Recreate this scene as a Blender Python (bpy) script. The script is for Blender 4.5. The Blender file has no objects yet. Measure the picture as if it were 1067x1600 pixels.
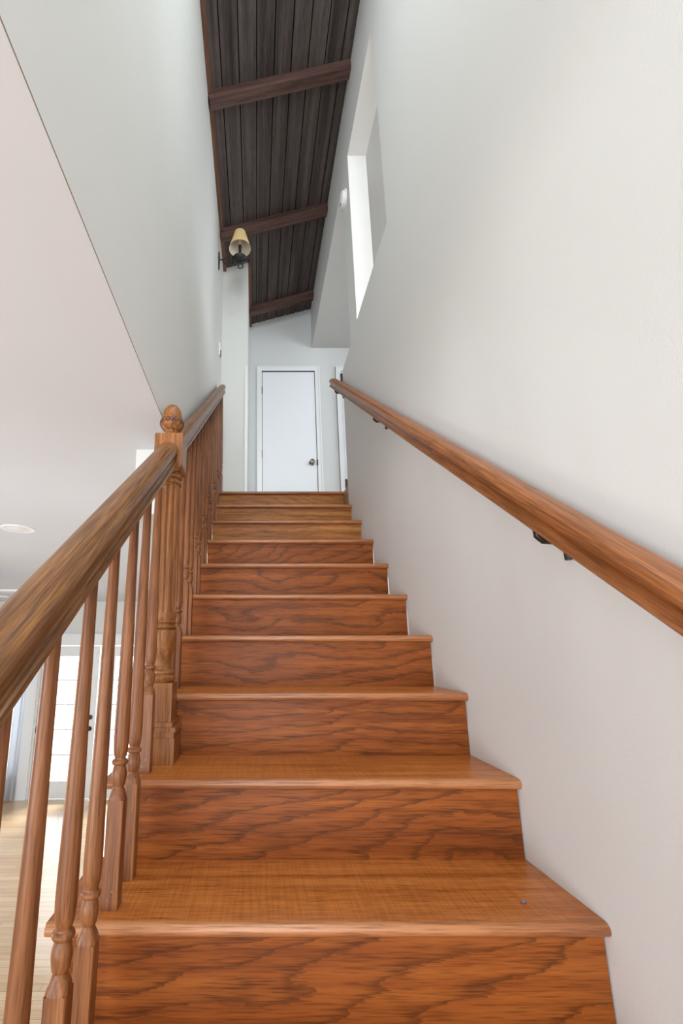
import bpy, bmesh, math, random
from math import pi, sin, cos, radians, sqrt
from mathutils import Vector, Matrix

scene = bpy.context.scene
COL = scene.collection
random.seed(7)
H = 2.315            # eye height above the living room floor; everything is lifted by H at the end

# ------------------------------------------------------------------ camera
cd = bpy.data.cameras.new('camera')
cam = bpy.data.objects.new('camera', cd); COL.objects.link(cam)
cd.sensor_fit = 'AUTO'; cd.sensor_width = 36.0
cd.lens = 718.0 / 1600.0 * 36.0
cd.shift_x = (533.5 - 400.0) / 1600.0
cd.shift_y = (845.0 - 800.0) / 1600.0
cd.clip_start = 0.02
cam.location = (0, 0, 0); cam.rotation_euler = (pi / 2 + 0.2308, 0, 0)
scene.camera = cam

# ------------------------------------------------------------------ world, lights, exposure
scene.view_settings.view_transform = 'Standard'
scene.view_settings.look = 'None'
scene.view_settings.gamma = 1.0
scene.view_settings.use_curve_mapping = False
scene.view_settings.exposure = -0.18
w = bpy.data.worlds.new('world'); scene.world = w; w.use_nodes = True
wb = w.node_tree.nodes['Background']
wb.inputs[0].default_value = (0.92, 0.96, 1.0, 1); wb.inputs[1].default_value = 4.5

def area(name, loc, target, sx, sy, power, color):
    d = bpy.data.lights.new(name, 'AREA'); d.shape = 'RECTANGLE'
    d.size = sx; d.size_y = sy; d.energy = power; d.color = color
    o = bpy.data.objects.new(name, d); COL.objects.link(o)
    o.location = loc
    o.rotation_euler = (Vector(target) - Vector(loc)).to_track_quat('-Z', 'Y').to_euler()
    return o
# daylight from the loft and the glazed doors, plus added fill lamps
area('fill_behind', (0.15, -3.4, 2.2), (0.15, 3.0, 1.3), 0.9, 3.0, 56, (0.94, 0.975, 1.0))  # added fill lamp behind the viewer, no window there
area('fill_overhead', (0.17, 0.3, 3.62), (0.17, 2.0, 0.6), 0.8, 2.2, 64, (0.94, 0.975, 1.0))  # added fill lamp overhead; the roof has no skylight
area('fill_low_behind', (0.15, -3.4, -0.6), (0.2, 3.0, 0.2), 1.2, 2.0, 42, (0.92, 0.965, 1.0))  # added low lamp that fills the steps and right wall from behind
area('fill_living_side', (-3.6, 2.6, -0.7), (0.2, 1.9, -0.1), 0.8, 1.3, 30, (0.96, 0.98, 1.0))  # added lamp in mid-room, lights the stair through the balusters
area('window_light_loft', (2.6, 1.4, 2.6), (0.0, 2.6, 2.8), 1.6, 1.3, 36, (0.93, 0.97, 1.0))
area('fill_hall', (2.6, 3.9, 2.6), (-0.3, 2.6, 2.5), 1.2, 1.4, 22, (0.90, 0.95, 1.0))  # added lamp that brightens the upper left wall
area('fill_living_front', (-3.0, -1.9, -0.6), (-2.5, 3.5, -0.6), 3.0, 1.6, 72, (0.94, 0.965, 1.0))  # added lamp that brightens the living room ceiling and doors
area('daylight_at_glazed_doors', (-2.2, 12.4, 2.3), (-2.4, 6.2, -1.9), 2.6, 1.4, 1700, (1.0, 0.99, 0.97))

# ------------------------------------------------------------------ materials
def s2l(c):
    r = []
    for v in c:
        v = v / 255.0
        r.append(v / 12.92 if v <= 0.04045 else ((v + 0.055) / 1.055) ** 2.4)
    return (*r, 1.0)

def newmat(name):
    m = bpy.data.materials.new(name); m.use_nodes = True
    nt = m.node_tree
    return m, nt, nt.nodes['Principled BSDF']

def N(nt, t, **kw):
    n = nt.nodes.new(t)
    for k, v in kw.items(): setattr(n, k, v)
    return n

def coords(nt, scale, kind='Object', rand=True):
    tc = N(nt, 'ShaderNodeTexCoord')
    mp = N(nt, 'ShaderNodeMapping'); mp.inputs['Scale'].default_value = scale
    if rand:
        oi = N(nt, 'ShaderNodeObjectInfo')
        mu = N(nt, 'ShaderNodeMath', operation='MULTIPLY'); mu.inputs[1].default_value = 37.0
        nt.links.new(oi.outputs['Random'], mu.inputs[0])
        cb = N(nt, 'ShaderNodeCombineXYZ')
        for i in range(3): nt.links.new(mu.outputs[0], cb.inputs[i])
        nt.links.new(cb.outputs[0], mp.inputs['Location'])
    nt.links.new(tc.outputs[kind], mp.inputs['Vector'])
    return mp.outputs[0]

def paint(name, rgb, rough=0.6, bump=0.3, scale=170.0, mottling=0.03):
    m, nt, b = newmat(name)
    b.inputs['Roughness'].default_value = rough
    v = coords(nt, (1, 1, 1), rand=False)
    n1 = N(nt, 'ShaderNodeTexNoise'); n1.inputs['Scale'].default_value = 1.3; n1.inputs['Detail'].default_value = 3
    nt.links.new(v, n1.inputs['Vector'])
    r = N(nt, 'ShaderNodeValToRGB')
    c = s2l(rgb)
    r.color_ramp.elements[0].position = 0.3; r.color_ramp.elements[1].position = 0.7
    r.color_ramp.elements[0].color = (c[0] * (1 - mottling), c[1] * (1 - mottling), c[2] * (1 - mottling), 1)
    r.color_ramp.elements[1].color = c
    nt.links.new(n1.outputs['Fac'], r.inputs[0]); nt.links.new(r.outputs[0], b.inputs['Base Color'])
    if bump:
        n2 = N(nt, 'ShaderNodeTexNoise'); n2.inputs['Scale'].default_value = scale; n2.inputs['Detail'].default_value = 2
        nt.links.new(v, n2.inputs['Vector'])
        bp = N(nt, 'ShaderNodeBump'); bp.inputs['Strength'].default_value = bump; bp.inputs['Distance'].default_value = 0.0015
        nt.links.new(n2.outputs['Fac'], bp.inputs['Height']); nt.links.new(bp.outputs[0], b.inputs['Normal'])
    return m

def plain(name, rgb, rough=0.4, metal=0.0, var=0.06):
    m, nt, b = newmat(name)
    v = coords(nt, (1, 1, 1))
    n1 = N(nt, 'ShaderNodeTexNoise'); n1.inputs['Scale'].default_value = 30
    nt.links.new(v, n1.inputs['Vector'])
    r = N(nt, 'ShaderNodeValToRGB'); c = s2l(rgb)
    r.color_ramp.elements[0].color = tuple(x * (1 - var) for x in c[:3]) + (1,)
    r.color_ramp.elements[1].color = tuple(min(1, x * (1 + var)) for x in c[:3]) + (1,)
    nt.links.new(n1.outputs['Fac'], r.inputs[0]); nt.links.new(r.outputs[0], b.inputs['Base Color'])
    b.inputs['Roughness'].default_value = rough; b.inputs['Metallic'].default_value = metal
    return m

def wood(name, dark, mid, light, axis='X', rings=0.0, ringscale=1.0, gloss=0.3, streak=1.0, coat=0.3, crosscut=0.0, tint=None, ringcut=0.22, figure=0.0, dens=0.78, spec=0.33):
    """oak: fine pores drawn out along the grain axis, plus cathedral figure from contour bands"""
    m, nt, b = newmat(name)
    L = nt.links
    along, across = 1.2, 34.0
    sc = [across] * 3; sc['XYZ'.index(axis)] = along
    v = coords(nt, sc)
    n1 = N(nt, 'ShaderNodeTexNoise'); n1.inputs['Scale'].default_value = 1.0 * streak
    n1.inputs['Detail'].default_value = 5; n1.inputs['Roughness'].default_value = 0.62
    L.new(v, n1.inputs['Vector'])
    sc2 = [330.0] * 3; sc2['XYZ'.index(axis)] = 14.0
    v2 = coords(nt, sc2)
    n2 = N(nt, 'ShaderNodeTexNoise'); n2.inputs['Scale'].default_value = 1.0; n2.inputs['Detail'].default_value = 2
    L.new(v2, n2.inputs['Vector'])
    r1 = N(nt, 'ShaderNodeValToRGB')
    e = r1.color_ramp.elements
    e[0].position = 0.30; e[0].color = s2l(dark); e[1].position = 0.72; e[1].color = s2l(light)
    k = e.new(0.5); k.color = s2l(mid)
    L.new(n1.outputs['Fac'], r1.inputs[0])
    col = r1.outputs[0]
    if rings:
        sc3 = [5.2 * ringscale] * 3; sc3['XYZ'.index(axis)] = 2.3 * ringscale
        v3 = coords(nt, sc3)
        n3 = N(nt, 'ShaderNodeTexNoise'); n3.inputs['Scale'].default_value = 1.0
        n3.inputs['Detail'].default_value = 4.0; n3.inputs['Roughness'].default_value = 0.42
        n3.inputs['Distortion'].default_value = 0.25
        L.new(v3, n3.inputs['Vector'])
        mu = N(nt, 'ShaderNodeMath', operation='MULTIPLY'); mu.inputs[1].default_value = rings
        L.new(n3.outputs['Fac'], mu.inputs[0])
        if figure:
            # long flowing bands that climb or fall across the board, different on every board
            oi = N(nt, 'ShaderNodeObjectInfo'); tcx = N(nt, 'ShaderNodeTexCoord'); sp = N(nt, 'ShaderNodeSeparateXYZ')
            L.new(tcx.outputs['Object'], sp.inputs[0])
            rr = N(nt, 'ShaderNodeMath', operation='MULTIPLY_ADD'); rr.inputs[1].default_value = 13.0 * figure; rr.inputs[2].default_value = -6.5 * figure
            L.new(oi.outputs['Random'], rr.inputs[0])
            ax = N(nt, 'ShaderNodeMath', operation='MULTIPLY'); L.new(sp.outputs['X'], ax.inputs[0]); L.new(rr.outputs[0], ax.inputs[1])
            az = N(nt, 'ShaderNodeMath', operation='MULTIPLY_ADD'); az.inputs[1].default_value = 17.0 * figure
            L.new(sp.outputs['Z'], az.inputs[0]); L.new(ax.outputs[0], az.inputs[2])
            ad = N(nt, 'ShaderNodeMath', operation='ADD'); L.new(az.outputs[0], ad.inputs[0]); L.new(mu.outputs[0], ad.inputs[1])
            mu = ad
        jit = N(nt, 'ShaderNodeMath', operation='MULTIPLY_ADD'); jit.inputs[1].default_value = 0.30 if not figure else 0.9
        L.new(n1.outputs['Fac'], jit.inputs[0]); L.new(mu.outputs[0], jit.inputs[2])
        if figure:
            j2 = N(nt, 'ShaderNodeMath', operation='MULTIPLY_ADD'); j2.inputs[1].default_value = 0.45
            L.new(n2.outputs['Fac'], j2.inputs[0]); L.new(jit.outputs[0], j2.inputs[2]); jit = j2
        fr = N(nt, 'ShaderNodeMath', operation='FRACT'); L.new(jit.outputs[0], fr.inputs[0])
        r3 = N(nt, 'ShaderNodeValToRGB')
        q = r3.color_ramp.elements
        q[0].position = 0.0; q[0].color = (1, 1, 1, 1); q[1].position = 1.0; q[1].color = (0, 0, 0, 1)
        a = q.new(ringcut * 0.4); a.color = (0.8, 0.8, 0.8, 1)
        a = q.new(ringcut); a.color = (0.25, 0.25, 0.25, 1)
        a = q.new(min(0.9, ringcut * 2.4)); a.color = (0, 0, 0, 1)
        a = q.new(0.96); a.color = (0.05, 0.05, 0.05, 1)
        L.new(fr.outputs[0], r3.inputs[0])
        mul2 = N(nt, 'ShaderNodeMath', operation='MULTIPLY'); mul2.inputs[1].default_value = dens
        L.new(r3.outputs[0], mul2.inputs[0])
        mx = N(nt, 'ShaderNodeMix', data_type='RGBA')
        L.new(mul2.outputs[0], mx.inputs['Factor']); L.new(col, mx.inputs['A'])
        dk = s2l(dark); mx.inputs['B'].default_value = (dk[0] * 0.62, dk[1] * 0.66, dk[2] * 0.6, 1)
        col = mx.outputs['Result']
    # pores
    r2 = N(nt, 'ShaderNodeValToRGB')
    r2.color_ramp.elements[0].position = 0.33; r2.color_ramp.elements[0].color = (0.5, 0.46, 0.43, 1)
    r2.color_ramp.elements[1].position = 0.52; r2.color_ramp.elements[1].color = (1, 1, 1, 1)
    L.new(n2.outputs['Fac'], r2.inputs[0])
    mm = N(nt, 'ShaderNodeMix', data_type='RGBA', blend_type='MULTIPLY'); mm.inputs['Factor'].default_value = 0.75
    L.new(col, mm.inputs['A']); L.new(r2.outputs[0], mm.inputs['B'])
    col = mm.outputs['Result']
    if crosscut:
        sc4 = [60.0] * 3; sc4['XYZ'.index(axis)] = 150.0
        sc4 = (150.0, 6.0, 6.0) if axis == 'X' else (6.0, 150.0, 6.0)
        v4 = coords(nt, sc4)
        n4 = N(nt, 'ShaderNodeTexNoise'); n4.inputs['Scale'].default_value = 1.0; n4.inputs['Detail'].default_value = 1
        L.new(v4, n4.inputs['Vector'])
        r4 = N(nt, 'ShaderNodeValToRGB')
        r4.color_ramp.elements[0].position = 0.4; r4.color_ramp.elements[0].color = (0.8, 0.78, 0.75, 1)
        r4.color_ramp.elements[1].position = 0.6; r4.color_ramp.elements[1].color = (1.08, 1.08, 1.06, 1)
        L.new(n4.outputs['Fac'], r4.inputs[0])
        m4 = N(nt, 'ShaderNodeMix', data_type='RGBA', blend_type='MULTIPLY'); m4.inputs['Factor'].default_value = crosscut
        L.new(col, m4.inputs['A']); L.new(r4.outputs[0], m4.inputs['B'])
        col = m4.outputs['Result']
    L.new(col, b.inputs['Base Color'])
    b.inputs['Roughness'].default_value = gloss
    b.inputs['Specular IOR Level'].default_value = spec; b.inputs['Coat Weight'].default_value = coat; b.inputs['Coat Roughness'].default_value = 0.16
    bp = N(nt, 'ShaderNodeBump'); bp.inputs['Strength'].default_value = 0.22; bp.inputs['Distance'].default_value = 0.0006
    L.new(n2.outputs['Fac'], bp.inputs['Height']); L.new(bp.outputs[0], b.inputs['Normal'])
    return m

M_wall = paint('wall_paint', (221, 221, 219))
M_wall_left = paint('wall_paint_cool', (218, 220, 217))
M_ceil_low = paint('ceiling_paint', (216, 221, 229), bump=0.08, scale=120)
M_hall = paint('hall_paint', (212, 216, 217))
M_loft = paint('loft_shaded_white', (194, 195, 193))  # wall white made greyer, shade beyond the opening put into the colour
M_trim = paint('trim_gloss_white', (232, 235, 238), rough=0.3, bump=0.0, mottling=0.01)
M_door = paint('door_white', (232, 237, 243), rough=0.35, bump=0.0, mottling=0.015)
M_riser = wood('riser_oak_red', (112, 56, 16), (139, 73, 24), (158, 90, 35), 'X', rings=4.6, ringscale=1.1, gloss=0.5, coat=0.06, figure=1.15, ringcut=0.26, dens=0.85, spec=0.2)
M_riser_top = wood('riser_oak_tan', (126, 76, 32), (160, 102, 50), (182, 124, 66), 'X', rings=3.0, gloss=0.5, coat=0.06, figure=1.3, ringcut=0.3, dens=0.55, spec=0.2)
M_tread = wood('tread_oak', (146, 80, 34), (182, 108, 50), (200, 128, 66), 'X', gloss=0.36, coat=0.2, crosscut=0.5)
M_nose = wood('nosing_oak', (122, 70, 38), (168, 108, 66), (190, 134, 92), 'X', gloss=0.36)
M_bal = wood('baluster_oak', (96, 54, 26), (130, 79, 42), (152, 98, 58), 'Z', gloss=0.42, coat=0.12, streak=2.0)
M_newel = wood('newel_oak', (96, 54, 24), (138, 86, 42), (166, 110, 60), 'Z', rings=0, gloss=0.42, coat=0.12, streak=2.6)
M_rail = wood('handrail_oak', (80, 50, 28), (120, 80, 45), (156, 110, 64), 'X', gloss=0.4, coat=0.12, streak=6.0)
M_rail_wall = wood('wall_handrail_oak', (104, 58, 24), (142, 84, 42), (168, 108, 60), 'X', gloss=0.4, coat=0.14, streak=4.0)
M_groove = plain('carved_line_dark', (48, 26, 14), 0.5)
M_roof = wood('roof_board', (50, 43, 42), (80, 72, 70), (106, 95, 92), 'Y', rings=0, gloss=0.62, coat=0.0, streak=0.5)
M_beam = wood('beam_wood', (58, 38, 34), (92, 68, 62), (114, 88, 80), 'X', gloss=0.6, coat=0.0)
M_ledger = wood('ledger_wood', (86, 58, 46), (120, 86, 70), (140, 104, 86), 'Y', gloss=0.6, coat=0.0)
M_black = plain('gap_black', (10, 9, 9), 0.9)
M_iron = plain('wrought_iron', (52, 52, 50), 0.45, 0.6, 0.2)
M_brass = plain('aged_brass', (150, 138, 96), 0.3, 0.9)
M_nickel = plain('pewter_metal', (118, 112, 98), 0.3, 0.9)
M_darkmetal = plain('dark_metal', (60, 56, 52), 0.35, 0.7)
M_plastic = plain('white_plastic', (232, 232, 230), 0.4)
M_hinge = plain('brown_metal', (84, 58, 48), 0.5, 0.4)
M_carpet = paint('landing_floor', (170, 140, 105), rough=0.6)
M_crack = plain('crack_grey', (136, 126, 118), 0.9)
M_chip = plain('grey_blue_chip', (96, 108, 128), 0.6)

def mat_shade():
    m, nt, b = newmat('lamp_shade_cream')
    b.inputs['Base Color'].default_value = s2l((236, 208, 150)); b.inputs['Roughness'].default_value = 0.7
    n = N(nt, 'ShaderNodeTexNoise'); n.inputs['Scale'].default_value = 80
    r = N(nt, 'ShaderNodeValToRGB'); r.color_ramp.elements[0].color = s2l((232, 200, 138)); r.color_ramp.elements[1].color = s2l((242, 216, 160))
    nt.links.new(n.outputs['Fac'], r.inputs[0]); nt.links.new(r.outputs[0], b.inputs['Base Color'])
    return m
M_shade = mat_shade()
M_shade_in = paint('lamp_shade_lining', (240, 230, 214), rough=0.6, bump=0)

def mat_glass():
    m, nt, b = newmat('window_glass')
    nt.nodes.remove(b)
    out = nt.nodes['Material Output']
    t = N(nt, 'ShaderNodeBsdfTransparent'); g = N(nt, 'ShaderNodeBsdfGlossy'); g.inputs['Roughness'].default_value = 0.03
    mx = N(nt, 'ShaderNodeMixShader'); f = N(nt, 'ShaderNodeFresnel'); f.inputs[0].default_value = 1.3
    nt.links.new(f.outputs[0], mx.inputs[0]); nt.links.new(t.outputs[0], mx.inputs[1]); nt.links.new(g.outputs[0], mx.inputs[2])
    nt.links.new(mx.outputs[0], out.inputs[0])
    return m
M_glass = mat_glass()

def mat_curtain():
    m, nt, b = newmat('sheer_curtain')
    b.inputs['Base Color'].default_value = (0.85, 0.88, 0.92, 1)
    b.inputs['Roughness'].default_value = 0.9
    b.inputs['Transmission Weight'].default_value = 0.0
    out = nt.nodes['Material Output']
    tr = N(nt, 'ShaderNodeBsdfTranslucent'); tr.inputs[0].default_value = (0.85, 0.88, 0.92, 1)
    mx = N(nt, 'ShaderNodeMixShader'); mx.inputs[0].default_value = 0.6
    nt.links.new(b.outputs[0], mx.inputs[1]); nt.links.new(tr.outputs[0], mx.inputs[2]); nt.links.new(mx.outputs[0], out.inputs[0])
    return m
M_curtain = mat_curtain()

def mat_floor():
    m, nt, b = newmat('living_floor_oak')
    L = nt.links
    tc = N(nt, 'ShaderNodeTexCoord')
    mp = N(nt, 'ShaderNodeMapping'); mp.inputs['Rotation'].default_value = (0, 0, radians(0))
    L.new(tc.outputs['Object'], mp.inputs[0])
    br = N(nt, 'ShaderNodeTexBrick'); br.inputs['Scale'].default_value = 1.0
    br.inputs['Brick Width'].default_value = 1.1; br.inputs['Row Height'].default_value = 0.083
    br.inputs['Mortar Size'].default_value = 0.0015; br.offset = 0.37
    br.inputs['Color1'].default_value = s2l((218, 190, 152)); br.inputs['Color2'].default_value = s2l((202, 168, 126))
    br.inputs['Mortar'].default_value = s2l((150, 116, 80))
    L.new(mp.outputs[0], br.inputs['Vector'])
    mp2 = N(nt, 'ShaderNodeMapping'); mp2.inputs['Scale'].default_value = (3, 90, 90)
    L.new(tc.outputs['Object'], mp2.inputs[0])
    n = N(nt, 'ShaderNodeTexNoise'); n.inputs['Scale'].default_value = 1; n.inputs['Detail'].default_value = 3
    L.new(mp2.outputs[0], n.inputs['Vector'])
    r = N(nt, 'ShaderNodeValToRGB'); r.color_ramp.elements[0].position = 0.3; r.color_ramp.elements[0].color = (0.8, 0.76, 0.7, 1)
    r.color_ramp.elements[1].position = 0.6; r.color_ramp.elements[1].color = (1, 1, 1, 1)
    L.new(n.outputs['Fac'], r.inputs[0])
    mm = N(nt, 'ShaderNodeMix', data_type='RGBA', blend_type='MULTIPLY'); mm.inputs['Factor'].default_value = 1
    L.new(br.outputs[0], mm.inputs['A']); L.new(r.outputs[0], mm.inputs['B'])
    L.new(mm.outputs['Result'], b.inputs['Base Color'])
    b.inputs['Roughness'].default_value = 0.28; b.inputs['Coat Weight'].default_value = 0.6; b.inputs['Coat Roughness'].default_value = 0.12
    return m
M_floor = mat_floor()

# ------------------------------------------------------------------ mesh helpers
def link_mesh(name, bm, mats, parent=None, smooth=False, bevel=0.0, loc=(0, 0, 0), mat=None, seg=2):
    if bevel:
        es = [e for e in bm.edges if len(e.link_faces) == 2 and e.calc_face_angle(0) > radians(35)]
        bmesh.ops.bevel(bm, geom=es, offset=bevel, segments=seg, affect='EDGES', profile=0.6)
    bmesh.ops.recalc_face_normals(bm, faces=bm.faces)
    me = bpy.data.meshes.new(name)
    bm.to_mesh(me); bm.free()
    for p in me.polygons: p.use_smooth = smooth
    if smooth: me.set_sharp_from_angle(angle=radians(38))
    if not isinstance(mats, (list, tuple)): mats = [mats]
    for x in mats: me.materials.append(x)
    o = bpy.data.objects.new(name, me); COL.objects.link(o)
    o.location = loc
    if mat is not None: o.matrix_local = mat
    if parent: o.parent = parent
    return o

def thing(name, label, cat, loc=(0, 0, 0), rotz=0.0, group=None):
    o = bpy.data.objects.new(name, None); COL.objects.link(o)
    o.empty_display_size = 0.05
    o.location = loc; o.rotation_euler = (0, 0, rotz)
    o['label'] = label; o['category'] = cat
    if group: o['group'] = group
    return o
def tag(o, label, cat, group=None):
    o['label'] = label; o['category'] = cat
    if group: o['group'] = group
    return o
def struct(o, label=None, cat=None):
    o['kind'] = 'structure'
    if label: o['label'] = label
    if cat: o['category'] = cat
    return o

def box(bm, x0, x1, y0, y1, z0, z1, mi=0):
    vs = [bm.verts.new((x, y, z)) for x in (x0, x1) for y in (y0, y1) for z in (z0, z1)]
    idx = [(0, 1, 3, 2), (4, 6, 7, 5), (0, 4, 5, 1), (2, 3, 7, 6), (0, 2, 6, 4), (1, 5, 7, 3)]
    for f in idx:
        bm.faces.new([vs[i] for i in f]).material_index = mi
def boxes(lst):
    bm = bmesh.new()
    for b in lst: box(bm, *b)
    return bm
def lathe(bm, prof, seg=24, mi=0, cx=0, cy=0, square=None, flutes=None):
    """prof: list of (r, z). flutes=(z0,z1,count,depth)"""
    rings = []
    for r, z in prof:
        ring = []
        for i in range(seg):
            a = 2 * pi * i / seg
            rr = r
            if flutes and flutes[0] < z < flutes[1]:
                k = (a * flutes[2] / (2 * pi)) % 1.0
                d = abs(k - 0.5) * 2
                rr = r - flutes[3] * max(0.0, 1 - (d / 0.62) ** 2) if d < 0.62 else r
            ring.append(bm.verts.new((cx + rr * cos(a), cy + rr * sin(a), z)))
        rings.append(ring)
    for a, b in zip(rings, rings[1:]):
        for i in range(seg):
            bm.faces.new((a[i], a[(i + 1) % seg], b[(i + 1) % seg], b[i])).material_index = mi
    bm.faces.new(rings[0][::-1]).material_index = mi
    bm.faces.new(rings[-1]).material_index = mi
def tube(bm, pts, rad, seg=8, mi=0):
    pts = [Vector(p) for p in pts]
    rings = []; prev = None
    for i, p in enumerate(pts):
        t = (pts[min(i + 1, len(pts) - 1)] - pts[max(i - 1, 0)]).normalized()
        if prev is None:
            u = t.orthogonal().normalized()
        else:
            u = (prev - t * prev.dot(t)).normalized()
        prev = u
        v = t.cross(u)
        r = rad[i] if isinstance(rad, (list, tuple)) else rad
        rings.append([bm.verts.new(p + (u * cos(2 * pi * k / seg) + v * sin(2 * pi * k / seg)) * r) for k in range(seg)])
    for a, b in zip(rings, rings[1:]):
        for i in range(seg):
            bm.faces.new((a[i], a[(i + 1) % seg], b[(i + 1) % seg], b[i])).material_index = mi
    bm.faces.new(rings[0][::-1]).material_index = mi; bm.faces.new(rings[-1]).material_index = mi
def extrude_profile(bm, prof, x0, x1, mi=0, n=1):
    """closed profile of (y,z) swept along local X"""
    rings = [[bm.verts.new((x0 + (x1 - x0) * k / n, y, z)) for y, z in prof] for k in range(n + 1)]
    for a, b in zip(rings, rings[1:]):
        m = len(prof)
        for i in range(m):
            bm.faces.new((a[i], a[(i + 1) % m], b[(i + 1) % m], b[i])).material_index = mi
    bm.faces.new(rings[0][::-1]).material_index = mi; bm.faces.new(rings[-1]).material_index = mi

# ------------------------------------------------------------------ dimensions (metres, eye at the origin)
RUN, RISE = 0.254, 0.185
Y1, Z1 = 1.0055, -0.5055
XR = 0.666                    # right wall plane
XL = -0.331                   # upper left wall plane
ZC = 0.797                    # living room ceiling
ZF = -H                       # living room floor
ZL = Z1 + 9 * RISE            # landing
YB = -3.6                     # back of the stairwell
YE = 4.82                     # end wall
def ceil_z(x): return 4.045 + 0.30 * (x - XR)
def nose(k): return Y1 + (k - 1) * RUN, Z1 + (k - 1) * RISE

# ------------------------------------------------------------------ room shell
o = link_mesh('floor', boxes([(-7.5, 0.9, YB - 0.6, 8.1, ZF - 0.1, ZF)]), M_floor)
struct(o, 'light honey oak strip floor of the living room below, bright with daylight', 'floor')
o = link_mesh('wall_right', boxes([
    (XR, XR + 0.134, YB, 1.912, ZF, 4.3),
    (XR, XR + 0.134, 1.912, 2.62, ZF, 2.115),
    (XR, XR + 0.134, 2.62, 2.83, ZF, 3.5),
    (XR, XR + 0.134, 2.83, 3.15, ZF, 2.085),
    (XR, XR + 0.134, 1.912, YE, 3.5, 4.3)]), M_wall)
struct(o, 'tall off-white wall on the right of the stairs with an opening up high', 'wall')
o = link_mesh('wall_left', boxes([
    (-0.49, XL, YB, 1.75, ZC, 3.9),
    (-0.49, XL, 1.75, 3.9, 0.52, 3.9),
    (-0.49, -0.08, 3.9, 4.05, 0.52, 3.95),
    (-0.49, -0.08, 4.05, YE, ZL, 4.0)]), M_wall_left)
struct(o, 'tall cool white wall above the left handrail, ending in a pillar at the landing', 'wall')
o = link_mesh('wall_end', boxes([(-0.5, 3.2, YE, YE + 0.12, ZL - 0.25, 4.4)]), M_hall)
struct(o, 'pale blue-white wall at the end of the landing around the closed door', 'wall')
o = link_mesh('wall_back', boxes([(-0.49, XR + 0.134, YB - 0.12, YB, ZC, 4.3)]), M_wall)  # unseen wall, added to block the world light from behind
struct(o, 'unseen off-white wall high behind the viewer, added to shut out sky light', 'wall')
# landing deck
o = link_mesh('floor_landing', boxes([(-0.3, 3.2, 3.33, YE + 0.1, ZL - 0.2, ZL - 0.001), (0.80, 3.2, YB, 3.33, ZL - 0.2, ZL - 0.001), (XR + 0.001, 0.80, 3.151, 3.33, ZL - 0.2, ZL - 0.001)]), M_carpet)
struct(o, 'upper landing floor behind the top step', 'floor')
# side room (loft) seen through the opening in the right wall
o = link_mesh('wall_loft', boxes([(3.1, 3.2, YB, YE, ZL, 4.3)]), M_loft)
struct(o, 'grey-white wall of the loft beyond the opening', 'wall')
o = link_mesh('ceiling_loft', boxes([(XR + 0.134, 3.2, YB, 2.83, 3.5, 3.66)]), M_loft)
struct(o, 'flat grey-white ceiling of the loft', 'ceiling')
o = link_mesh('ceiling_hall', boxes([(XR + 0.134, 3.2, 2.83, YE, 3.4985, 4.3), (XR + 0.001, XR + 0.134, 2.83, YE, 3.4985, 3.4998)]), M_loft)  # thin strip added under the header to carry the painted shade
struct(o, 'flat ceiling at the right of the landing', 'ceiling')
o = link_mesh('trim_4', boxes([(XL - 0.001, XL + 0.0002, YB, 1.75, ZC - 0.0022, ZC + 0.0003)]), M_crack)
struct(o, 'thin dark crack where the living room ceiling meets the upper left wall', 'trim')
# living room
o = link_mesh('ceiling_living', boxes([(-7.5, -0.49, YB - 0.6, 7.97, ZC, ZC + 0.12), (-0.49, XL - 0.0005, YB - 0.6, 1.75, ZC - 0.0015, ZC + 0.05)]), M_ceil_low)
struct(o, 'smooth white living room ceiling at the left with a faint pink cast', 'ceiling')
o = link_mesh('wall_living_left', boxes([(-7.6, -7.5, YB - 0.6, 7.97, ZF, ZC + 0.1)]), M_wall)
struct(o, 'far left living room wall', 'wall')
o = link_mesh('wall_stair_side', boxes([(-0.33, -0.27, 3.0, 7.97, ZF, 0.52)]), M_wall)
struct(o, 'white wall under the top of the stairs', 'wall')

# sloping roof: boards running up the stairwell, with gaps, a dark backing, beams and a ledger
bm = bmesh.new()
bw = 0.1185; x = XL - 0.02; k = 0
ang = math.atan(0.30)
while x < XR + 0.02:
    a, b_ = x + 0.004, x + bw - 0.004
    z0, z1 = ceil_z(a), ceil_z(b_)
    dz = random.uniform(-0.0015, 0.0015)
    v = [bm.verts.new(p) for p in ((a, YB, z0 + dz), (b_, YB, z1 + dz), (b_, YE + .1, z1 + dz), (a, YE + .1, z0 + dz),
                                   (a, YB, z0 + 0.02), (b_, YB, z1 + 0.02), (b_, YE + .1, z1 + 0.02), (a, YE + .1, z0 + 0.02))]
    for f in ((0, 1, 2, 3), (4, 7, 6, 5), (0, 4, 5, 1), (1, 5, 6, 2), (2, 6, 7, 3), (3, 7, 4, 0)): bm.faces.new([v[i] for i in f])
    x += bw
za, zb = ceil_z(XL - 0.14), ceil_z(XR + 0.14)
v = [bm.verts.new(p) for p in ((XL - .14, YB - .1, za + .016), (XR + .14, YB - .1, zb + .016), (XR + .14, YE + .1, zb + .016), (XL - .14, YE + .1, za + .016),
                               (XL - .14, YB - .1, za + .1), (XR + .14, YB - .1, zb + .1), (XR + .14, YE + .1, zb + .1), (XL - .14, YE + .1, za + .1))]
for f in ((0, 1, 2, 3), (4, 7, 6, 5), (0, 4, 5, 1), (1, 5, 6, 2), (2, 6, 7, 3), (3, 7, 4, 0)):
    bm.faces.new([v[i] for i in f]).material_index = 1
o = link_mesh('ceiling', bm, [M_roof, M_black])
struct(o, 'steep dark brown plank ceiling high above the stairs', 'ceiling')

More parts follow.
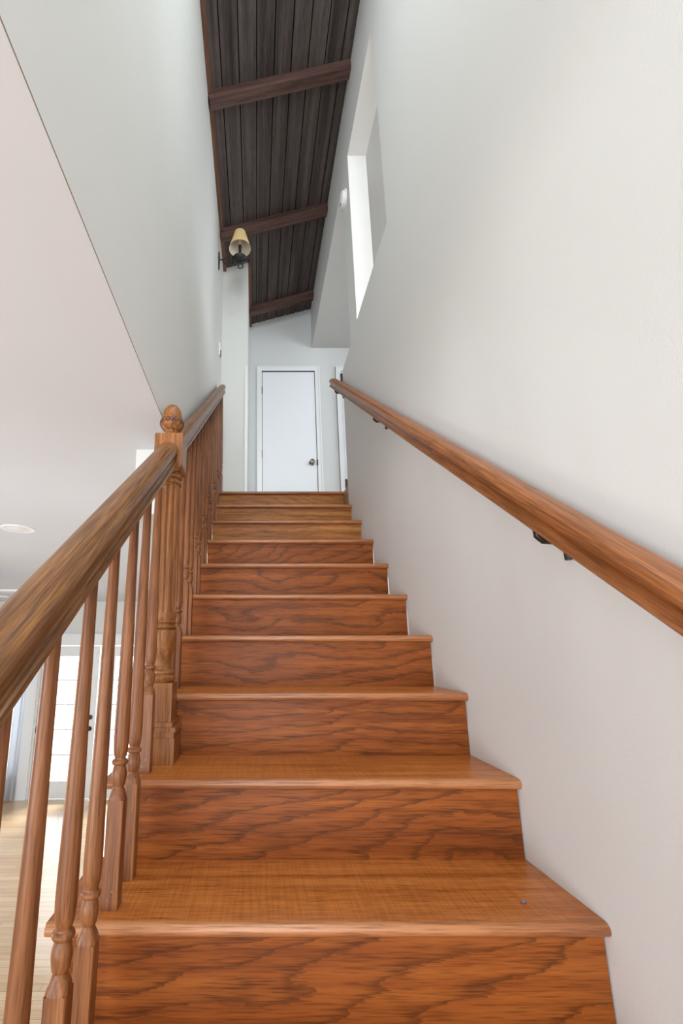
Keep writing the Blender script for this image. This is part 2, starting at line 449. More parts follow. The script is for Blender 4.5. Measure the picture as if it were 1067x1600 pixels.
beam_labels = {2.372: 'dark brown roof beam nearest the viewer, crossing the plank ceiling at the top of the picture',
               3.44: 'dark brown roof beam behind the wall lamp, middle one of the three in view',
               4.51: 'dark brown roof beam farthest away, closest to the end wall with the door',
               1.30: 'dark brown roof beam above the stairs, out of view overhead'}
for yb, lab in beam_labels.items():
    bm = bmesh.new()
    ln = (XR - XL) / cos(ang)
    box(bm, -0.012 if yb < 4 else 0.25, ln + 0.012, 0, 0.072, -0.082, 0.0)
    mt = Matrix.Translation((XL, yb, ceil_z(XL))) @ Matrix.Rotation(-ang, 4, 'Y')
    o = link_mesh('roof_beam', bm, M_beam, bevel=0.004, mat=mt)
    tag(o, lab, 'beam', 'dark beams under the plank ceiling')
bm = bmesh.new()
for (y0, y1, xx) in ((YB, 1.298, XL), (1.374, 2.37, XL), (2.446, 3.438, XL), (3.514, 3.9, XL), (3.9, 4.508, -0.08), (4.584, YE, -0.08)):
    zc = ceil_z(xx)
    box(bm, xx, xx + 0.03, y0, y1, zc - 0.034, zc + 0.010)
o = link_mesh('trim_1', bm, M_ledger, bevel=0.002)
struct(o, 'narrow brown wooden strip where the plank ceiling meets the left wall', 'trim')

# ------------------------------------------------------------------ staircase
stair = thing('staircase', 'steep straight flight of glossy reddish-brown oak steps rising to the landing', 'staircase', (0, 0, 0))
def nosing_profile(depth, th=0.024, r=0.012, n=7):
    p = [(depth, 0.0), (depth, -th)]
    p.append((r, -th))
    for i in range(n + 1):
        a = -pi / 2 - pi * i / n
        p.append((r + r * cos(a), -th / 2 + th / 2 * sin(a)))
    return p
OV = 0.02
for k in range(-8, 11):
    y, z = nose(k)
    if z < ZF + 0.05: continue
    left = -0.397 if k <= 2 else (-0.36 if k <= 6 else (-0.305 if k <= 9 else -0.30))
    if k == 2: left = -0.385
    depth = RUN + OV + 0.018 if k < 10 else 0.09
    bm = bmesh.new()
    # tread board and its rounded front edge
    pr = nosing_profile(depth)
    extrude_profile(bm, pr, left, XR - 0.0005, 0)
    for f in bm.faces:
        c = f.calc_center_median()
        if c.y < 0.0125: f.material_index = 1
    if k <= 6:   # end of the step turned back along the open side
        box(bm, left - 0.001, left + 0.012, 0.008, RUN + OV - 0.01, -0.023, -0.001, 1)
    t = link_mesh('tread', bm, [M_tread, M_nose], stair, smooth=True, loc=(0, y, z))
    bm = bmesh.new()
    box(bm, left + 0.03, XR - 0.004, 0, 0.018, max(-RISE, ZF - z), -0.024)
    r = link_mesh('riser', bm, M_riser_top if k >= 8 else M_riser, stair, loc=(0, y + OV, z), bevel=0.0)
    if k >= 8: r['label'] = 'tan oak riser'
# outer stringer under the open side of the steps
bm = bmesh.new()
outline = []
ya, za = nose(-8)
pts = []
for k in range(-7, 8):
    y, z = nose(k)
    pts.append((y + OV + 0.0175, z - RISE + 0.0)); pts.append((y + OV + 0.0175, z - 0.0245))
    if k < 7: pts.append((y + OV + 0.0175 + RUN, z - 0.0245))
pts = [(p[0], min(p[1], 0.42)) for p in pts]
y_end = pts[-1][0]
low = [(y_end, ZF), (pts[0][0], ZF)]
ring = pts + low
va = [bm.verts.new((-0.366, y, z)) for y, z in ring]; vb = [bm.verts.new((-0.34, y, z)) for y, z in ring]
bm.faces.new(va); bm.faces.new(vb[::-1])
for i in range(len(ring)):
    j = (i + 1) % len(ring); bm.faces.new((va[i], vb[i], vb[j], va[j]))
so = link_mesh('side_panel', bm, M_trim, stair)
so['label'] = 'white painted side of the stairs'

# ------------------------------------------------------------------ balustrade
XB = -0.286
RT0, RTY, SL = 0.139, 0.684, RISE / RUN      # rail crest height at y = RTY
def rail_top(y): return RT0 + SL * (y - RTY)
RH = 0.070
theta = math.atan(SL)
def rail_bot(y): return rail_top(y) - RH / cos(theta)

def sm(pts, sub=4):
    out = []
    n = len(pts)
    for i in range(n - 1):
        p0 = pts[max(0, i - 1)]; p1 = pts[i]; p2 = pts[i + 1]; p3 = pts[min(n - 1, i + 2)]
        for s in range(sub):
            t = s / sub
            out.append(tuple(0.5 * ((2 * p1[c]) + (-p0[c] + p2[c]) * t + (2 * p0[c] - 5 * p1[c] + 4 * p2[c] - p3[c]) * t * t + (-p0[c] + 3 * p1[c] - 3 * p2[c] + p3[c]) * t ** 3) for c in (0, 1)))
    out.append(pts[-1]); return out

def baluster_mesh(L):
    bm = bmesh.new()
    h = 0.0165
    # square foot with tongue-shaped shoulders
    box(bm, -h, h, -h, h, 0.0, 0.198)
    es = [e for e in bm.edges if abs(e.verts[0].co.z - e.verts[1].co.z) > 0.1]
    bmesh.ops.bevel(bm, geom=es, offset=0.0015, segments=1, affect='EDGES')
    lo = []
    seg = 16
    def sq(t, z, r):   # blend square -> circle
        ring = []
        for i in range(seg):
            a = 2 * pi * (i + 0.5) / seg
            m_ = max(abs(cos(a)), abs(sin(a)))
            rs = min(h / m_, h * 1.36)
            rr = rs * (1 - t) + r * t
            ring.append(bm.verts.new((rr * cos(a), rr * sin(a), z)))
        return ring
    rings = [sq(0, 0.197, h), sq(0.25, 0.206, 0.0125), sq(0.75, 0.214, 0.0125), sq(1, 0.219, 0.0115)]
    prof = sm([(0.0112, 0.221), (0.0112, 0.2235), (0.0130, 0.225), (0.0150, 0.236), (0.0158, 0.245), (0.0140, 0.256), (0.0122, 0.262)], 3)
    prof += [(0.0122, 0.2635), (0.0155, 0.265), (0.0172, 0.268), (0.0172, 0.271), (0.0155, 0.274), (0.0125, 0.2755), (0.0118, 0.278)]
    prof += sm([(0.0118, 0.2785), (0.0145, 0.289), (0.0162, 0.306), (0.0164, 0.335), (0.0150, 0.45), (0.0125, L * 0.72), (0.0105, L * 0.92), (0.0105, L)], 4)
    for r, z in prof:
        rings.append([bm.verts.new((r * cos(2 * pi * (i + .5) / seg), r * sin(2 * pi * (i + .5) / seg), z)) for i in range(seg)])
    for a, b in zip(rings, rings[1:]):
        for i in range(seg): bm.faces.new((a[i], a[(i + 1) % seg], b[(i + 1) % seg], b[i]))
    bm.faces.new(rings[0][::-1]); bm.faces.new(rings[-1])
    # two nail heads near the foot
    for zz, xx in ((0.018, -0.004), (0.034, 0.004)):
        lathe(bm, [(0.0018, 0), (0.0018, 0.001)], 6, 1)
        vs = list(bm.verts)[-12:]
        for v in vs: v.co = Vector((v.co.x + xx, -h - v.co.z * 0.8 + 0.0002, v.co.y + zz))
    return bm

rail_prof = []
def handrail_profile(w, h):
    hw = w / 2
    right = sm([(0.0, 0.0), (hw * 0.5, -0.003), (hw * 0.86, -0.011), (hw, -0.023), (hw * 0.97, -0.031)], 3)
    right += [(hw * 0.84, -0.035)] + sm([(hw * 0.78, -0.038), (hw * 0.72, -0.046), (hw * 0.76, -0.054)], 3)
    right += [(hw * 0.80, -0.0545), (hw * 0.80, -0.0575), (hw * 0.90, -0.059), (hw * 0.92, -h + 0.003), (hw * 0.86, -h)]
    left = [(-a, b) for a, b in right[1:]][::-1]
    return [(a, b) for a, b in right] + left

def rail_matrix(x, y0, ztop):
    # local X runs up the slope (+Y, +Z), local Y runs to the left/right, local Z out of the top
    d = Vector((0, cos(theta), sin(theta)))
    side = Vector((1, 0, 0)); up = Vector((0, -sin(theta), cos(theta)))
    m = Matrix(((d.x, side.x, up.x, x), (d.y, side.y, up.y, y0), (d.z, side.z, up.z, ztop), (0, 0, 0, 1)))
    return m

NY = 1.458   # newel centre
NZ = nose(2)[1]
def railing(name, label, y0, y1, ks, xb=XB):
    base = (xb, y0, nose(max(-6, int((y0 - Y1) / RUN) + 1))[1])
    t = thing(name, label, 'stair railing', base)
    T = Matrix.Translation(Vector(base)).inverted()
    bm = bmesh.new()
    extrude_profile(bm, handrail_profile(0.068 if y0 < 1 else 0.054, RH), 0, (y1 - y0) / cos(theta), n=1)
    link_mesh('handrail', bm, M_rail, t, smooth=True, mat=T @ rail_matrix(xb, y0, rail_top(y0)))
    protos = {}
    for (k, off) in ks:
        yk, zk = nose(k)
        y = yk + off
        L = rail_bot(y) - zk + 0.006
        key = round(L, 3)
        if key not in protos:
            bo = link_mesh('baluster', baluster_mesh(L), [M_bal, M_nickel], t, smooth=True)
            protos[key] = bo
        else:
            bo = protos[key].copy(); COL.objects.link(bo); bo.parent = t
        bo.location = T @ Vector((xb - (0.005 if k == 2 else 0.0), y, zk))
    return t
OA, OB = 0.0635, 0.182
ks_low = [(k, o_) for k in range(-3, 2) for o_ in (OA, OB)] + [(2, OA + 0.01)]
railing('stair_railing', 'lower stair railing in the left foreground with thick oak handrail sloping up to the newel', -0.35, 1.43, ks_low, -0.292)
ks_up = [(k, o_) for k in range(3, 11) for o_ in (OA, OB)]
rup = railing('stair_railing', 'upper stair railing behind the acorn newel, close against the left wall', 1.50, 3.50, ks_up)
# drop block that carries the upper rail against the newel
bm = bmesh.new()
box(bm, -0.022, 0.026, -0.006, 0.016, rail_bot(1.5) - nose(2)[1] - 0.10, rail_top(1.5) - nose(2)[1] - 0.012)
db = link_mesh('rail_drop', bm, M_rail, rup, bevel=0.003)
db.location = (0, 0.0, nose(2)[1] - rup.location.z)

# newel post with acorn finial
XN = -0.291
nw = thing('newel_post', 'turned oak newel post with square block and carved acorn finial beside the steps', 'newel post', (XN, NY, NZ))
bm = bmesh.new()
box(bm, -0.058, 0.058, -0.055, 0.055, 0.0, 0.072)
box(bm, -0.055, 0.055, -0.052, 0.052, 0.072, 0.088)
box(bm, -0.060, 0.060, -0.055, 0.055, 0.088, 0.100)
box(bm, -0.050, 0.050, -0.050, 0.050, 0.100, 0.113)
link_mesh('plinth', bm, M_newel, nw, bevel=0.003)
bm = bmesh.new()
hh = 0.044
box(bm, -hh, hh, -hh, hh, 0.10, 0.222)
prof = [(0.036, 0.22), (0.040, 0.226), (0.0445, 0.232), (0.0445, 0.238), (0.040, 0.243), (0.0375, 0.245), (0.041, 0.249), (0.041, 0.255), (0.034, 0.258)]
prof += sm([(0.031, 0.260), (0.027, 0.275), (0.032, 0.300), (0.041, 0.335), (0.044, 0.372), (0.036, 0.378)], 4)
prof += [(0.035, 0.380), (0.041, 0.383), (0.0425, 0.387), (0.041, 0.391), (0.035, 0.393), (0.035, 0.396), (0.0405, 0.399), (0.0415, 0.402), (0.038, 0.406)]
lathe(bm, prof, 40)
fl = [(0.037, 0.406), (0.040, 0.415), (0.040, 0.424), (0.040, 0.428), (0.040, 0.436)]
fl += [(0.040 - 0.0035 * i / 20, 0.44 + (0.825 - 0.44) * i / 20) for i in range(1, 20)]
fl += [(0.0365, 0.826), (0.0365, 0.836), (0.0365, 0.842), (0.033, 0.85)]
lathe(bm, fl, 96, flutes=(0.43, 0.838, 12, 0.0035))
prof = [(0.033, 0.85), (0.033, 0.853), (0.0385, 0.856), (0.0395, 0.861), (0.0385, 0.866), (0.033, 0.868), (0.033, 0.872), (0.040, 0.875), (0.0415, 0.881), (0.039, 0.886), (0.036, 0.888), (0.036, 0.893), (0.040, 0.905)]
lathe(bm, prof, 40)
link_mesh('turned_shaft', bm, M_newel, nw, smooth=True)
bm = bmesh.new()
# upper block, bottom corners cut back in a curve
hb = 0.046; rows = []
for z, hs in ((0.893, 0.036), (0.902, 0.042), (0.912, 0.0452), (0.92, hb), (1.022, hb), (1.024, hb - 0.002)):
    rows.append([bm.verts.new((sx * hs, sy * hs, z)) for sx, sy in ((-1, -1), (1, -1), (1, 1), (-1, 1))])
for a, b in zip(rows, rows[1:]):
    for i in range(4): bm.faces.new((a[i], a[(i + 1) % 4], b[(i + 1) % 4], b[i]))
bm.faces.new(rows[0][::-1]); bm.faces.new(rows[-1])
link_mesh('block', bm, M_newel, nw, bevel=0.0015)
bm = bmesh.new()
prof = [(0.034, 1.0235), (0.0345, 1.028), (0.032, 1.033), (0.026, 1.036), (0.0215, 1.040), (0.021, 1.046)]
prof += sm([(0.0225, 1.049), (0.031, 1.056), (0.0385, 1.066), (0.0405, 1.076), (0.0395, 1.086), (0.0365, 1.093)], 4)
prof += sm([(0.0345, 1.094), (0.0335, 1.105), (0.0305, 1.122), (0.023, 1.138), (0.012, 1.147), (0.004, 1.149)], 4)
prof = [(r * (1.0 if z < 1.03 else 1.0), z) for r, z in prof]
lathe(bm, prof, 40)
def cap_r(z):
    return (0.0407 if z < 1.079 else 0.0407 - (z - 1.079) * 0.22) * 1.0
for ph in (0, 1):
    n = 9; pts = []
    for i in range(n * 12 + 1):
        a = 2 * pi * i / (n * 12)
        tt = (i / 12 + ph * 0.5) % 1.0
        z = 1.072 + 0.018 * (1 - abs(tt - 0.5) * 2)
        r = cap_r(z)
        pts.append((r * cos(a), r * sin(a), z))
    tube(bm, pts, 0.0012, 5, 1)
link_mesh('finial', bm, [M_newel, M_groove], nw, smooth=True)

# ------------------------------------------------------------------ wall handrail on the right
XW = 0.604
SR = 0.764; th2 = math.atan(SR)
def wr_top(y): return 0.101 + SR * (y - 0.643)
wr = thing('wall_handrail', 'long oak handrail fixed along the right-hand wall on dark brackets', 'handrail', (XW, -0.9, wr_top(-0.9)))
T = Matrix.Translation(wr.location).inverted()
def wr_matrix(y):
    return Matrix(((0, 1, 0, XW), (cos(th2), 0, -sin(th2), y), (sin(th2), 0, cos(th2), wr_top(y)), (0, 0, 0, 1)))
def wall_prof(h):
    w = 0.034
    right = sm([(0.0, 0.0), (w * 0.45, -0.001), (w * 0.8, -0.006), (w * 0.97, -0.016), (w, -0.026)], 3)
    right += sm([(w * 0.97, -0.029), (w * 0.80, -0.034), (w * 0.74, -0.042), (w * 0.78, -0.049)], 3)
    right += [(w * 0.82, -0.050), (w * 0.82, -0.053), (w * 0.93, -0.055), (w * 0.95, -h + 0.004), (w * 0.86, -h)]
    return right + [(-a, b) for a, b in right[1:]][::-1]
yj = 1.385
for y0, y1 in ((-0.9, yj - 0.0006), (yj + 0.0006, 3.19)):
    bm = bmesh.new(); extrude_profile(bm, wall_prof(0.061), 0, (y1 - y0) / cos(th2))
    link_mesh('rail_section', bm, M_rail_wall, wr, smooth=True, mat=T @ wr_matrix(y0))
for y in (-0.22, 0.952, 2.13, 3.12):
    zb = wr_top(y) - 0.061 / cos(th2)
    bm = bmesh.new()
    z0 = zb - 0.034
    tube(bm, [(XW + 0.0, y, zb + 0.004), (XW - 0.004, y, zb - 0.012), (XW - 0.004, y, z0 + 0.008), (XW + 0.006, y, z0 - 0.002), (XR - 0.016, y, z0 - 0.004), (XR - 0.0075, y, z0 - 0.014), (XR - 0.0068, y, z0 - 0.044)], 0.0075, 10)
    box(bm, XW - 0.008, XW + 0.012, y - 0.014, y + 0.014, zb - 0.002, zb + 0.002)
    vs = list(bm.verts)[-8:]
    for v in vs: v.co.z += (v.co.y - y) * SR
    link_mesh('bracket', bm, M_darkmetal, wr, mat=T, smooth=True)

# ------------------------------------------------------------------ landing doors
def casing(bm, x0, x1, z0, z1, y, w=0.058, d=0.016, legs=(1, 1)):
    """two-step white casing around a door"""
    for (a, b, dd) in ((0, w, d), (w * 0.72, w, d + 0.008), (0, w * 0.2, d * 0.6)):
        if legs[0]: box(bm, x0 - b, x0 - a, y - dd, y, z0, z1 + b)
        if legs[1]: box(bm, x1 + a, x1 + b, y - dd, y, z0, z1 + b)
        box(bm, x0 - a, x1 + a, y - dd, y, z1 + a, z1 + b)
def knob(parent, x, y, z, m, face=-1, r=0.027):
    bm = bmesh.new()
    lathe(bm, [(0.031, 0), (0.031, 0.004), (0.024, 0.008), (0.011, 0.012), (0.010, 0.03), (0.018, 0.036), (r, 0.046), (r, 0.056), (r * 0.8, 0.064), (r * 0.45, 0.066)], 24)
    return link_mesh('door_knob', bm, m, parent, smooth=True, mat=Matrix.Translation((x, y, z)) @ Matrix.Rotation(pi / 2, 4, 'X'))

d1 = thing('door_1', 'closed plain white slab door with a brass knob at the end of the landing', 'door', (0.39, YE, ZL)); d1['kind'] = 'structure'
bm = bmesh.new(); casing(bm, -0.322, 0.300, 0, 2.025, 0)
link_mesh('door_frame', bm, M_trim, d1, bevel=0.002)
bm = bmesh.new(); box(bm, -0.316, 0.293, -0.006, 0.03, 0.006, 2.012)
dp = link_mesh('door_panel', bm, M_door, d1, bevel=0.002)
bm = bmesh.new(); box(bm, -0.322, 0.300, -0.0015, 0.02, 0, 2.025); link_mesh('door_stop', bm, M_black, d1)
for z in (0.24, 0.97, 1.77):
    bm = bmesh.new(); lathe(bm, [(0.006, -0.045), (0.006, 0.045)], 10, cx=-0.322, cy=-0.012)
    box(bm, -0.33, -0.312, -0.012, -0.007, -0.045, 0.045)
    link_mesh('hinge', bm, M_brass, d1, smooth=True, loc=(0, 0, z))
knob(d1, 0.235, -0.006, 0.868, M_nickel)
bm = bmesh.new(); box(bm, 0.290, 0.304, -0.021, -0.006, 0.835, 0.905); link_mesh('strike_plate', bm, M_darkmetal, d1)

d2 = thing('door_2', 'white door at the right of the landing, half hidden behind the handrail', 'door', (1.40, YE, ZL)); d2['kind'] = 'structure'
bm = bmesh.new(); casing(bm, -0.405, 0.36, 0, 2.025, 0)
link_mesh('door_frame', bm, M_trim, d2, bevel=0.002)
bm = bmesh.new(); box(bm, -0.396, 0.353, -0.006, 0.03, 0.006, 2.012); link_mesh('door_panel', bm, M_door, d2, bevel=0.002)
bm = bmesh.new(); box(bm, -0.405, 0.36, -0.0015, 0.02, 0, 2.025); link_mesh('door_stop', bm, M_trim, d2)
for z, m in ((0.615, M_hinge), (1.93, M_hinge)):
    bm = bmesh.new(); lathe(bm, [(0.009, -0.055), (0.009, 0.055)], 10, cx=-0.4, cy=-0.02)
    box(bm, -0.412, -0.385, -0.022, -0.006, -0.05, 0.05)
    link_mesh('hinge', bm, m, d2, smooth=True, loc=(0, 0, z))

bm = boxes([(-0.104, -0.0795, 3.886, 3.9005, ZL, 2.63)])
o = link_mesh('trim_2', bm, M_trim, bevel=0.002); struct(o, 'thin bright white edge strip on the corner of the landing pillar', 'trim')

# ------------------------------------------------------------------ small fittings
# alarm sounder / detector on the post
det = thing('smoke_detector', 'round white detector fixed to the white post beside the high opening', 'detector', (XR, 2.765, 3.27))
Rx = Matrix.Rotation(-pi / 2, 4, 'Y')
bm = bmesh.new(); lathe(bm, [(0.070, 0), (0.070, 0.010), (0.066, 0.014)], 32); link_mesh('base', bm, M_plastic, det, smooth=True, mat=Rx)
bm = bmesh.new(); lathe(bm, [(0.062, 0.0135), (0.060, 0.026), (0.050, 0.034), (0.030, 0.038), (0.010, 0.039)], 32); link_mesh('cover', bm, M_plastic, det, smooth=True, mat=Rx)
bm = bmesh.new(); lathe(bm, [(0.008, 0.030), (0.008, 0.0365), (0.005, 0.038)], 12, cx=-0.042); link_mesh('indicator', bm, M_darkmetal, det, smooth=True, mat=Rx)

sw = thing('light_switch', 'narrow white switch plate on the left wall above the handrail end', 'switch', (XL, 3.62, 2.60))
bm = bmesh.new(); box(bm, 0, 0.012, -0.036, 0.036, -0.06, 0.06); link_mesh('plate', bm, M_plastic, sw, bevel=0.003)
bm = bmesh.new(); box(bm, 0.006, 0.020, -0.016, 0.016, -0.055, -0.005); link_mesh('toggle', bm, M_nickel, sw, bevel=0.002)

# wall sconce
sc = thing('wall_sconce', 'black iron candle wall lamp with a cream cone shade high on the left wall', 'wall lamp', (XL, 3.38, 3.33))
bm = bmesh.new()
out = sm([(0.0, 0.10), (0.016, 0.085), (0.012, 0.065), (0.034, 0.045), (0.026, 0.02), (0.042, 0.0), (0.026, -0.02), (0.034, -0.045), (0.012, -0.065), (0.016, -0.085), (0.0, -0.10)], 3)
loop = out + [(-a, b) for a, b in out[1:-1]][::-1]
fa = [bm.verts.new((0.0, a, b)) for a, b in loop]; fb = [bm.verts.new((0.010, a * 0.85, b * 0.9)) for a, b in loop]
bm.faces.new(fa[::-1]); bm.faces.new(fb)
for i in range(len(loop)):
    j = (i + 1) % len(loop); bm.faces.new((fa[i], fa[j], fb[j], fb[i]))
link_mesh('back_plate', bm, M_iron, sc)
bm = bmesh.new()
CX = 0.188
tube(bm, sm([(0.008, 0.035), (0.03, 0.03), (0.045, -0.01), (0.08, -0.035), (0.13, -0.03), (0.165, -0.02)], 5) and [(a, 0, b) for a, b in sm([(0.008, 0.01), (0.035, 0.012), (0.045, -0.01), (0.075, -0.04), (0.14, -0.04), (0.188, -0.012)], 5)], 0.0055, 8)
sp = []
for i in range(26):
    a = -pi * 0.1 - i / 25 * 2.6 * pi * 0.75; r = 0.034 * (1 - 0.66 * i / 25)
    sp.append((0.188 + 0.0 - 0.0 + r * cos(a + pi / 2 + 0.6), 0, -0.058 + r * sin(a + pi / 2 + 0.6)))
tube(bm, sp, [0.005] * 25 + [0.009], 8)
tube(bm, [(a, 0, b) for a, b in sm([(0.045, -0.012), (0.06, 0.04), (0.09, 0.035), (0.095, 0.01), (0.075, 0.0)], 5)], 0.005, 8)
tube(bm, [(0.188, 0, -0.02), (0.23, 0, -0.018), (0.255, 0, -0.008)], 0.005, 8)
lathe(bm, [(0.004, -0.016), (0.012, -0.012), (0.014, -0.004), (0.010, 0.006), (0.003, 0.010)], 12, cx=0.265)
link_mesh('scroll_arm', bm, M_iron, sc, smooth=True)
bm = bmesh.new(); lathe(bm, [(0.010, -0.022), (0.022, -0.016), (0.046, 0.0), (0.060, 0.016), (0.063, 0.024), (0.058, 0.024), (0.03, 0.008)], 28, cx=CX); link_mesh('drip_pan', bm, M_iron, sc, smooth=True)
bm = bmesh.new(); lathe(bm, [(0.013, 0.0), (0.013, 0.15), (0.015, 0.155), (0.012, 0.165)], 16, cx=CX); cdl = link_mesh('candle_tube', bm, M_iron, sc, smooth=True)
bm = bmesh.new()
lathe(bm, [(0.011, 0.165), (0.016, 0.19), (0.012, 0.215), (0.004, 0.24)], 16, cx=CX); link_mesh('bulb', bm, M_shade_in, sc, smooth=True)
bm = bmesh.new()
n = 36; ro = []; 
for (r, z) in ((0.098, 0.13), (0.097, 0.128), (0.048, 0.302), (0.049, 0.304)): 
    ro.append([bm.verts.new((CX + r * cos(2 * pi * i / n), r * sin(2 * pi * i / n), z)) for i in range(n)])
inn = [[bm.verts.new((CX + r * cos(2 * pi * i / n), r * sin(2 * pi * i / n), z)) for i in range(n)] for r, z in ((0.0955, 0.129), (0.0465, 0.303))]
for i in range(n):
    j = (i + 1) % n
    bm.faces.new((ro[1][i], ro[1][j], ro[2][j], ro[2][i])).material_index = 0
    bm.faces.new((inn[0][j], inn[0][i], inn[1][i], inn[1][j])).material_index = 1
    bm.faces.new((ro[1][j], ro[1][i], inn[0][i], inn[0][j])).material_index = 0
    bm.faces.new((ro[2][i], ro[2][j], inn[1][j], inn[1][i])).material_index = 0
for ring in (ro[0], ro[3]):
    for v in ring: bm.verts.remove(v)
link_mesh('lamp_shade', bm, [M_shade, M_shade_in], sc, smooth=True)

# chip lying on a tread
bm = bmesh.new()
bmesh.ops.create_icosphere(bm, subdivisions=1, radius=0.0048)
for v in bm.verts: v.co.z *= 0.5; v.co.x *= 1.3
o = link_mesh('pebble', bm, M_chip, loc=(0.5465, 1.083, nose(1)[1] + 0.0022))
tag(o, 'tiny grey-blue chip lying on the right of the lowest full tread', 'pebble')

# ------------------------------------------------------------------ living room far side
S = 1.035; YF = 7.97
def X(v): return v * S
head = 0.05 * S
bm = boxes([
    (-7.5, X(-4.62), YF, YF + .14, ZF, ZC),
    (X(-4.62), X(-3.70), YF, YF + .14, 0.0, ZC), (X(-4.62), X(-3.70), YF, YF + .14, ZF, ZF + 0.32),
    (X(-3.70), X(-3.47), YF, YF + .14, ZF, ZC),
    (X(-3.47), X(-1.61), YF, YF + .14, head, ZC),
    (X(-1.61), -0.3, YF, YF + .14, ZF, ZC)])
o = link_mesh('wall_living_far', bm, M_wall); struct(o, 'white living room wall with the glazed double doors', 'wall')
bm = boxes([(X(-3.62), X(-1.5), YF - 0.03, YF, head, 0.235 * S), (X(-3.66), X(-1.46), YF - 0.05, YF, 0.215 * S, 0.24 * S), (X(-3.66), X(-3.50), YF - 0.025, YF, ZF, head)])
o = link_mesh('trim_3', bm, M_trim, bevel=0.003); struct(o, 'white header and casing over the glazed double doors', 'trim')

def french_door(name, label, xa, xb, ga, gb, hard):
    d = thing(name, label, 'door', (xa, YF + 0.03, ZF)); d['kind'] = 'structure'
    wd = xb - xa; g0 = ga - xa; g1 = gb - xa
    zt = head - ZF - 0.006; zg0 = -1.985 * S - ZF; zg1 = -0.12 * S - ZF
    bm = bmesh.new()
    box(bm, 0.004, g0, 0, 0.045, 0.01, zt); box(bm, g1, wd - 0.004, 0, 0.045, 0.01, zt)
    box(bm, g0, g1, 0, 0.045, 0.01, zg0); box(bm, g0, g1, 0, 0.045, zg1, zt)
    link_mesh('door_leaf', bm, M_trim, d)
    bm = bmesh.new()
    for i in range(1, 5):
        z = zg0 + (zg1 - zg0) * i / 5; box(bm, g0, g1, 0.008, 0.03, z - 0.011, z + 0.011)
        box(bm, (g0 + g1) / 2 - 0.014, (g0 + g1) / 2 + 0.014, 0.004, 0.03, z - 0.012, z + 0.012)
    box(bm, (g0 + g1) / 2 - 0.005, (g0 + g1) / 2 + 0.005, 0.008, 0.03, zg0, zg1)
    link_mesh('glazing_bars', bm, M_trim, d)
    bm = bmesh.new(); box(bm, g0, g1, 0.018, 0.022, zg0, zg1); link_mesh('glass_pane', bm, M_glass, d)
    if hard:
        for z, nm in ((-1.055 * S - ZF, 'deadbolt'), (-1.225 * S - ZF, 'door_knob')):
            bm = bmesh.new(); lathe(bm, [(0.036, 0), (0.036, 0.008), (0.024, 0.016), (0.026, 0.045), (0.016, 0.052)] if nm != 'deadbolt' else [(0.036, 0), (0.036, 0.012), (0.022, 0.018), (0.01, 0.02)], 20)
            link_mesh(nm, bm, M_darkmetal, d, smooth=True, mat=Matrix.Translation((wd - 0.082, 0, z)) @ Matrix.Rotation(pi / 2, 4, 'X'))
        for z in (0.16, 1.03):
            bm = bmesh.new(); box(bm, -0.006, 0.022, -0.012, 0.0, z - 0.05, z + 0.05)
            if z > 1: box(bm, -0.055, 0.0, -0.02, 0.0, z - 0.03, z + 0.03)
            link_mesh('hinge', bm, M_brass if z < 1 else M_nickel, d)
    return d
french_door('door_3', 'white glazed living room door with dark knob and deadbolt, seen between the balusters', X(-3.47), X(-2.545), X(-3.19), X(-2.80), True)
french_door('door_4', 'white glazed living room door to the right of the one with the deadbolt', X(-2.535), X(-1.61), X(-2.29), X(-1.88), False)
wn = thing('window_1', 'tall bright living room window behind the sheer curtain', 'window', (X(-4.62), YF + 0.04, ZF + 0.32)); wn['kind'] = 'structure'
ww = X(-3.70) - X(-4.62); wh = -ZF - 0.32
bm = bmesh.new(); box(bm, 0, 0.05, 0, 0.05, 0, wh); box(bm, ww - 0.05, ww, 0, 0.05, 0, wh); box(bm, 0.05, ww - 0.05, 0, 0.05, 0, 0.05); box(bm, 0.05, ww - 0.05, 0, 0.05, wh - 0.05, wh)
box(bm, 0.05, ww - 0.05, 0.01, 0.04, wh * 0.45, wh * 0.45 + 0.03)
link_mesh('window_frame', bm, M_trim, wn)
bm = bmesh.new(); box(bm, 0.05, ww - 0.05, 0.022, 0.026, 0.05, wh - 0.05); link_mesh('glass_pane', bm, M_glass, wn)

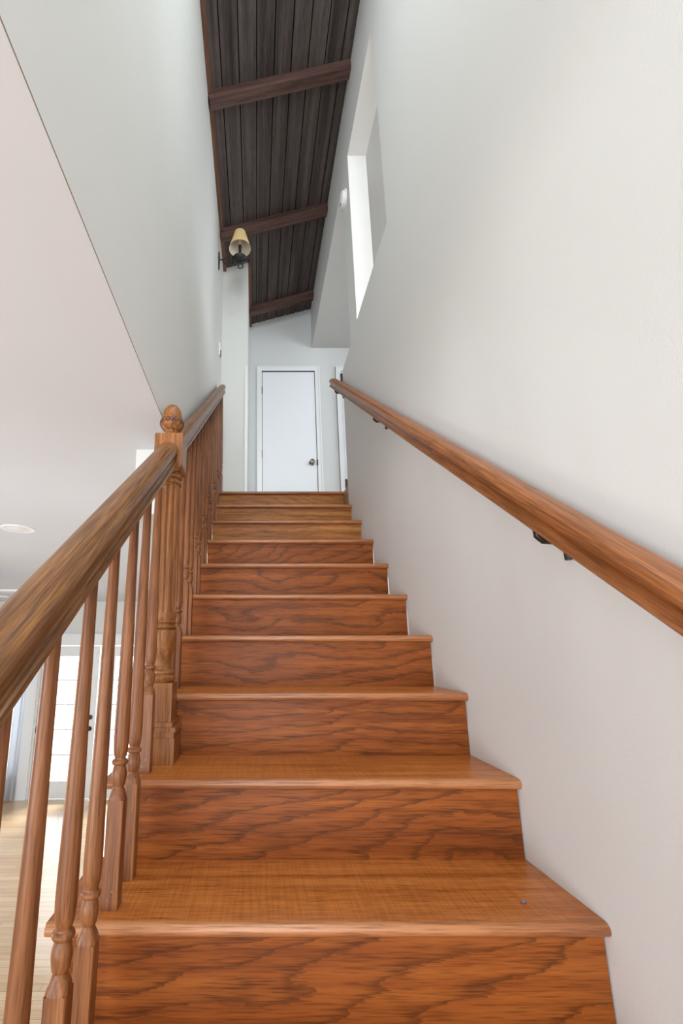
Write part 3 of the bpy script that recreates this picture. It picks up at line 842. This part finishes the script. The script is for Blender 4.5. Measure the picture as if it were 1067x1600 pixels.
# curtain
bm = bmesh.new()
n = 120; xa, xb = X(-4.75), X(-3.66); top, bot = 0.22, ZF + 0.02
rows = []
for z in (top, (top + bot) / 2, bot):
    rows.append([bm.verts.new((xa + (xb - xa) * i / n, YF - 0.09 + 0.026 * sin(i * 0.62) + 0.010 * sin(i * 0.23 + z), z)) for i in range(n + 1)])
for a, b in zip(rows, rows[1:]):
    for i in range(n): bm.faces.new((a[i], a[i + 1], b[i + 1], b[i]))
o = link_mesh('curtain', bm, M_curtain, smooth=True)
m_ = o.modifiers.new('thickness', 'SOLIDIFY'); m_.thickness = 0.002
tag(o, 'sheer white curtain hanging to the floor beside the glazed doors', 'curtain')
bm = bmesh.new(); tube(bm, [(xa - 0.1, YF - 0.09, 0.235), (xb + 0.05, YF - 0.09, 0.235)], 0.012, 10)
for xx in (xa - 0.05, xb + 0.02): box(bm, xx, xx + 0.015, YF - 0.09, YF, 0.23, 0.245)
o = link_mesh('curtain_rod', bm, M_trim, smooth=True); tag(o, 'slim white rod holding the sheer curtain near the ceiling', 'curtain rod')

# recessed ceiling light
rl = thing('recessed_light', 'round white recessed downlight in the living room ceiling at the left', 'ceiling light', (-1.567 * S, 2.927 * S, ZC))
bm = bmesh.new()
n = 40
rr = [(0.108, 0.0), (0.106, -0.006), (0.080, -0.004), (0.070, -0.001)]
rings = [[bm.verts.new((r * cos(2 * pi * i / n), r * sin(2 * pi * i / n), z)) for i in range(n)] for r, z in rr]
for a, b in zip(rings, rings[1:]):
    for i in range(n): bm.faces.new((a[i], a[(i + 1) % n], b[(i + 1) % n], b[i]))
bm.faces.new(rings[0])
link_mesh('trim_ring', bm, M_trim, rl, smooth=True)
bm = bmesh.new(); lathe(bm, [(0.072, -0.0005), (0.066, -0.004), (0.03, -0.010), (0.006, -0.011)][::-1], 32); link_mesh('lens', bm, M_plastic, rl, smooth=True)

# ceiling fan (one blade reaches into the picture)
fan = thing('ceiling_fan', 'pale ceiling fan at the left edge of the living room ceiling', 'ceiling fan', (-3.0, 4.6, ZC))
bm = bmesh.new(); lathe(bm, [(0.06, -0.05), (0.07, 0.0)], 24); lathe(bm, [(0.012, -0.16), (0.012, -0.04)], 12); lathe(bm, [(0.04, -0.29), (0.10, -0.27), (0.12, -0.22), (0.10, -0.17), (0.03, -0.15)], 28)
link_mesh('motor', bm, M_trim, fan, smooth=True)
blade = None
for i in range(5):
    a = radians(8 + 72 * i)
    if blade is None:
        bm = bmesh.new(); box(bm, 0.11, 0.66, -0.065, 0.065, -0.226, -0.218)
        blade = link_mesh('blade', bm, M_plastic, fan, bevel=0.003)
        bo = blade
    else:
        bo = blade.copy(); COL.objects.link(bo); bo.parent = fan
    bo.rotation_euler = (0, 0, a)

# ------------------------------------------------------------------ lift everything so that the living room floor is at z = 0
for ob in list(scene.objects):
    if ob.parent is None: ob.location.z += H
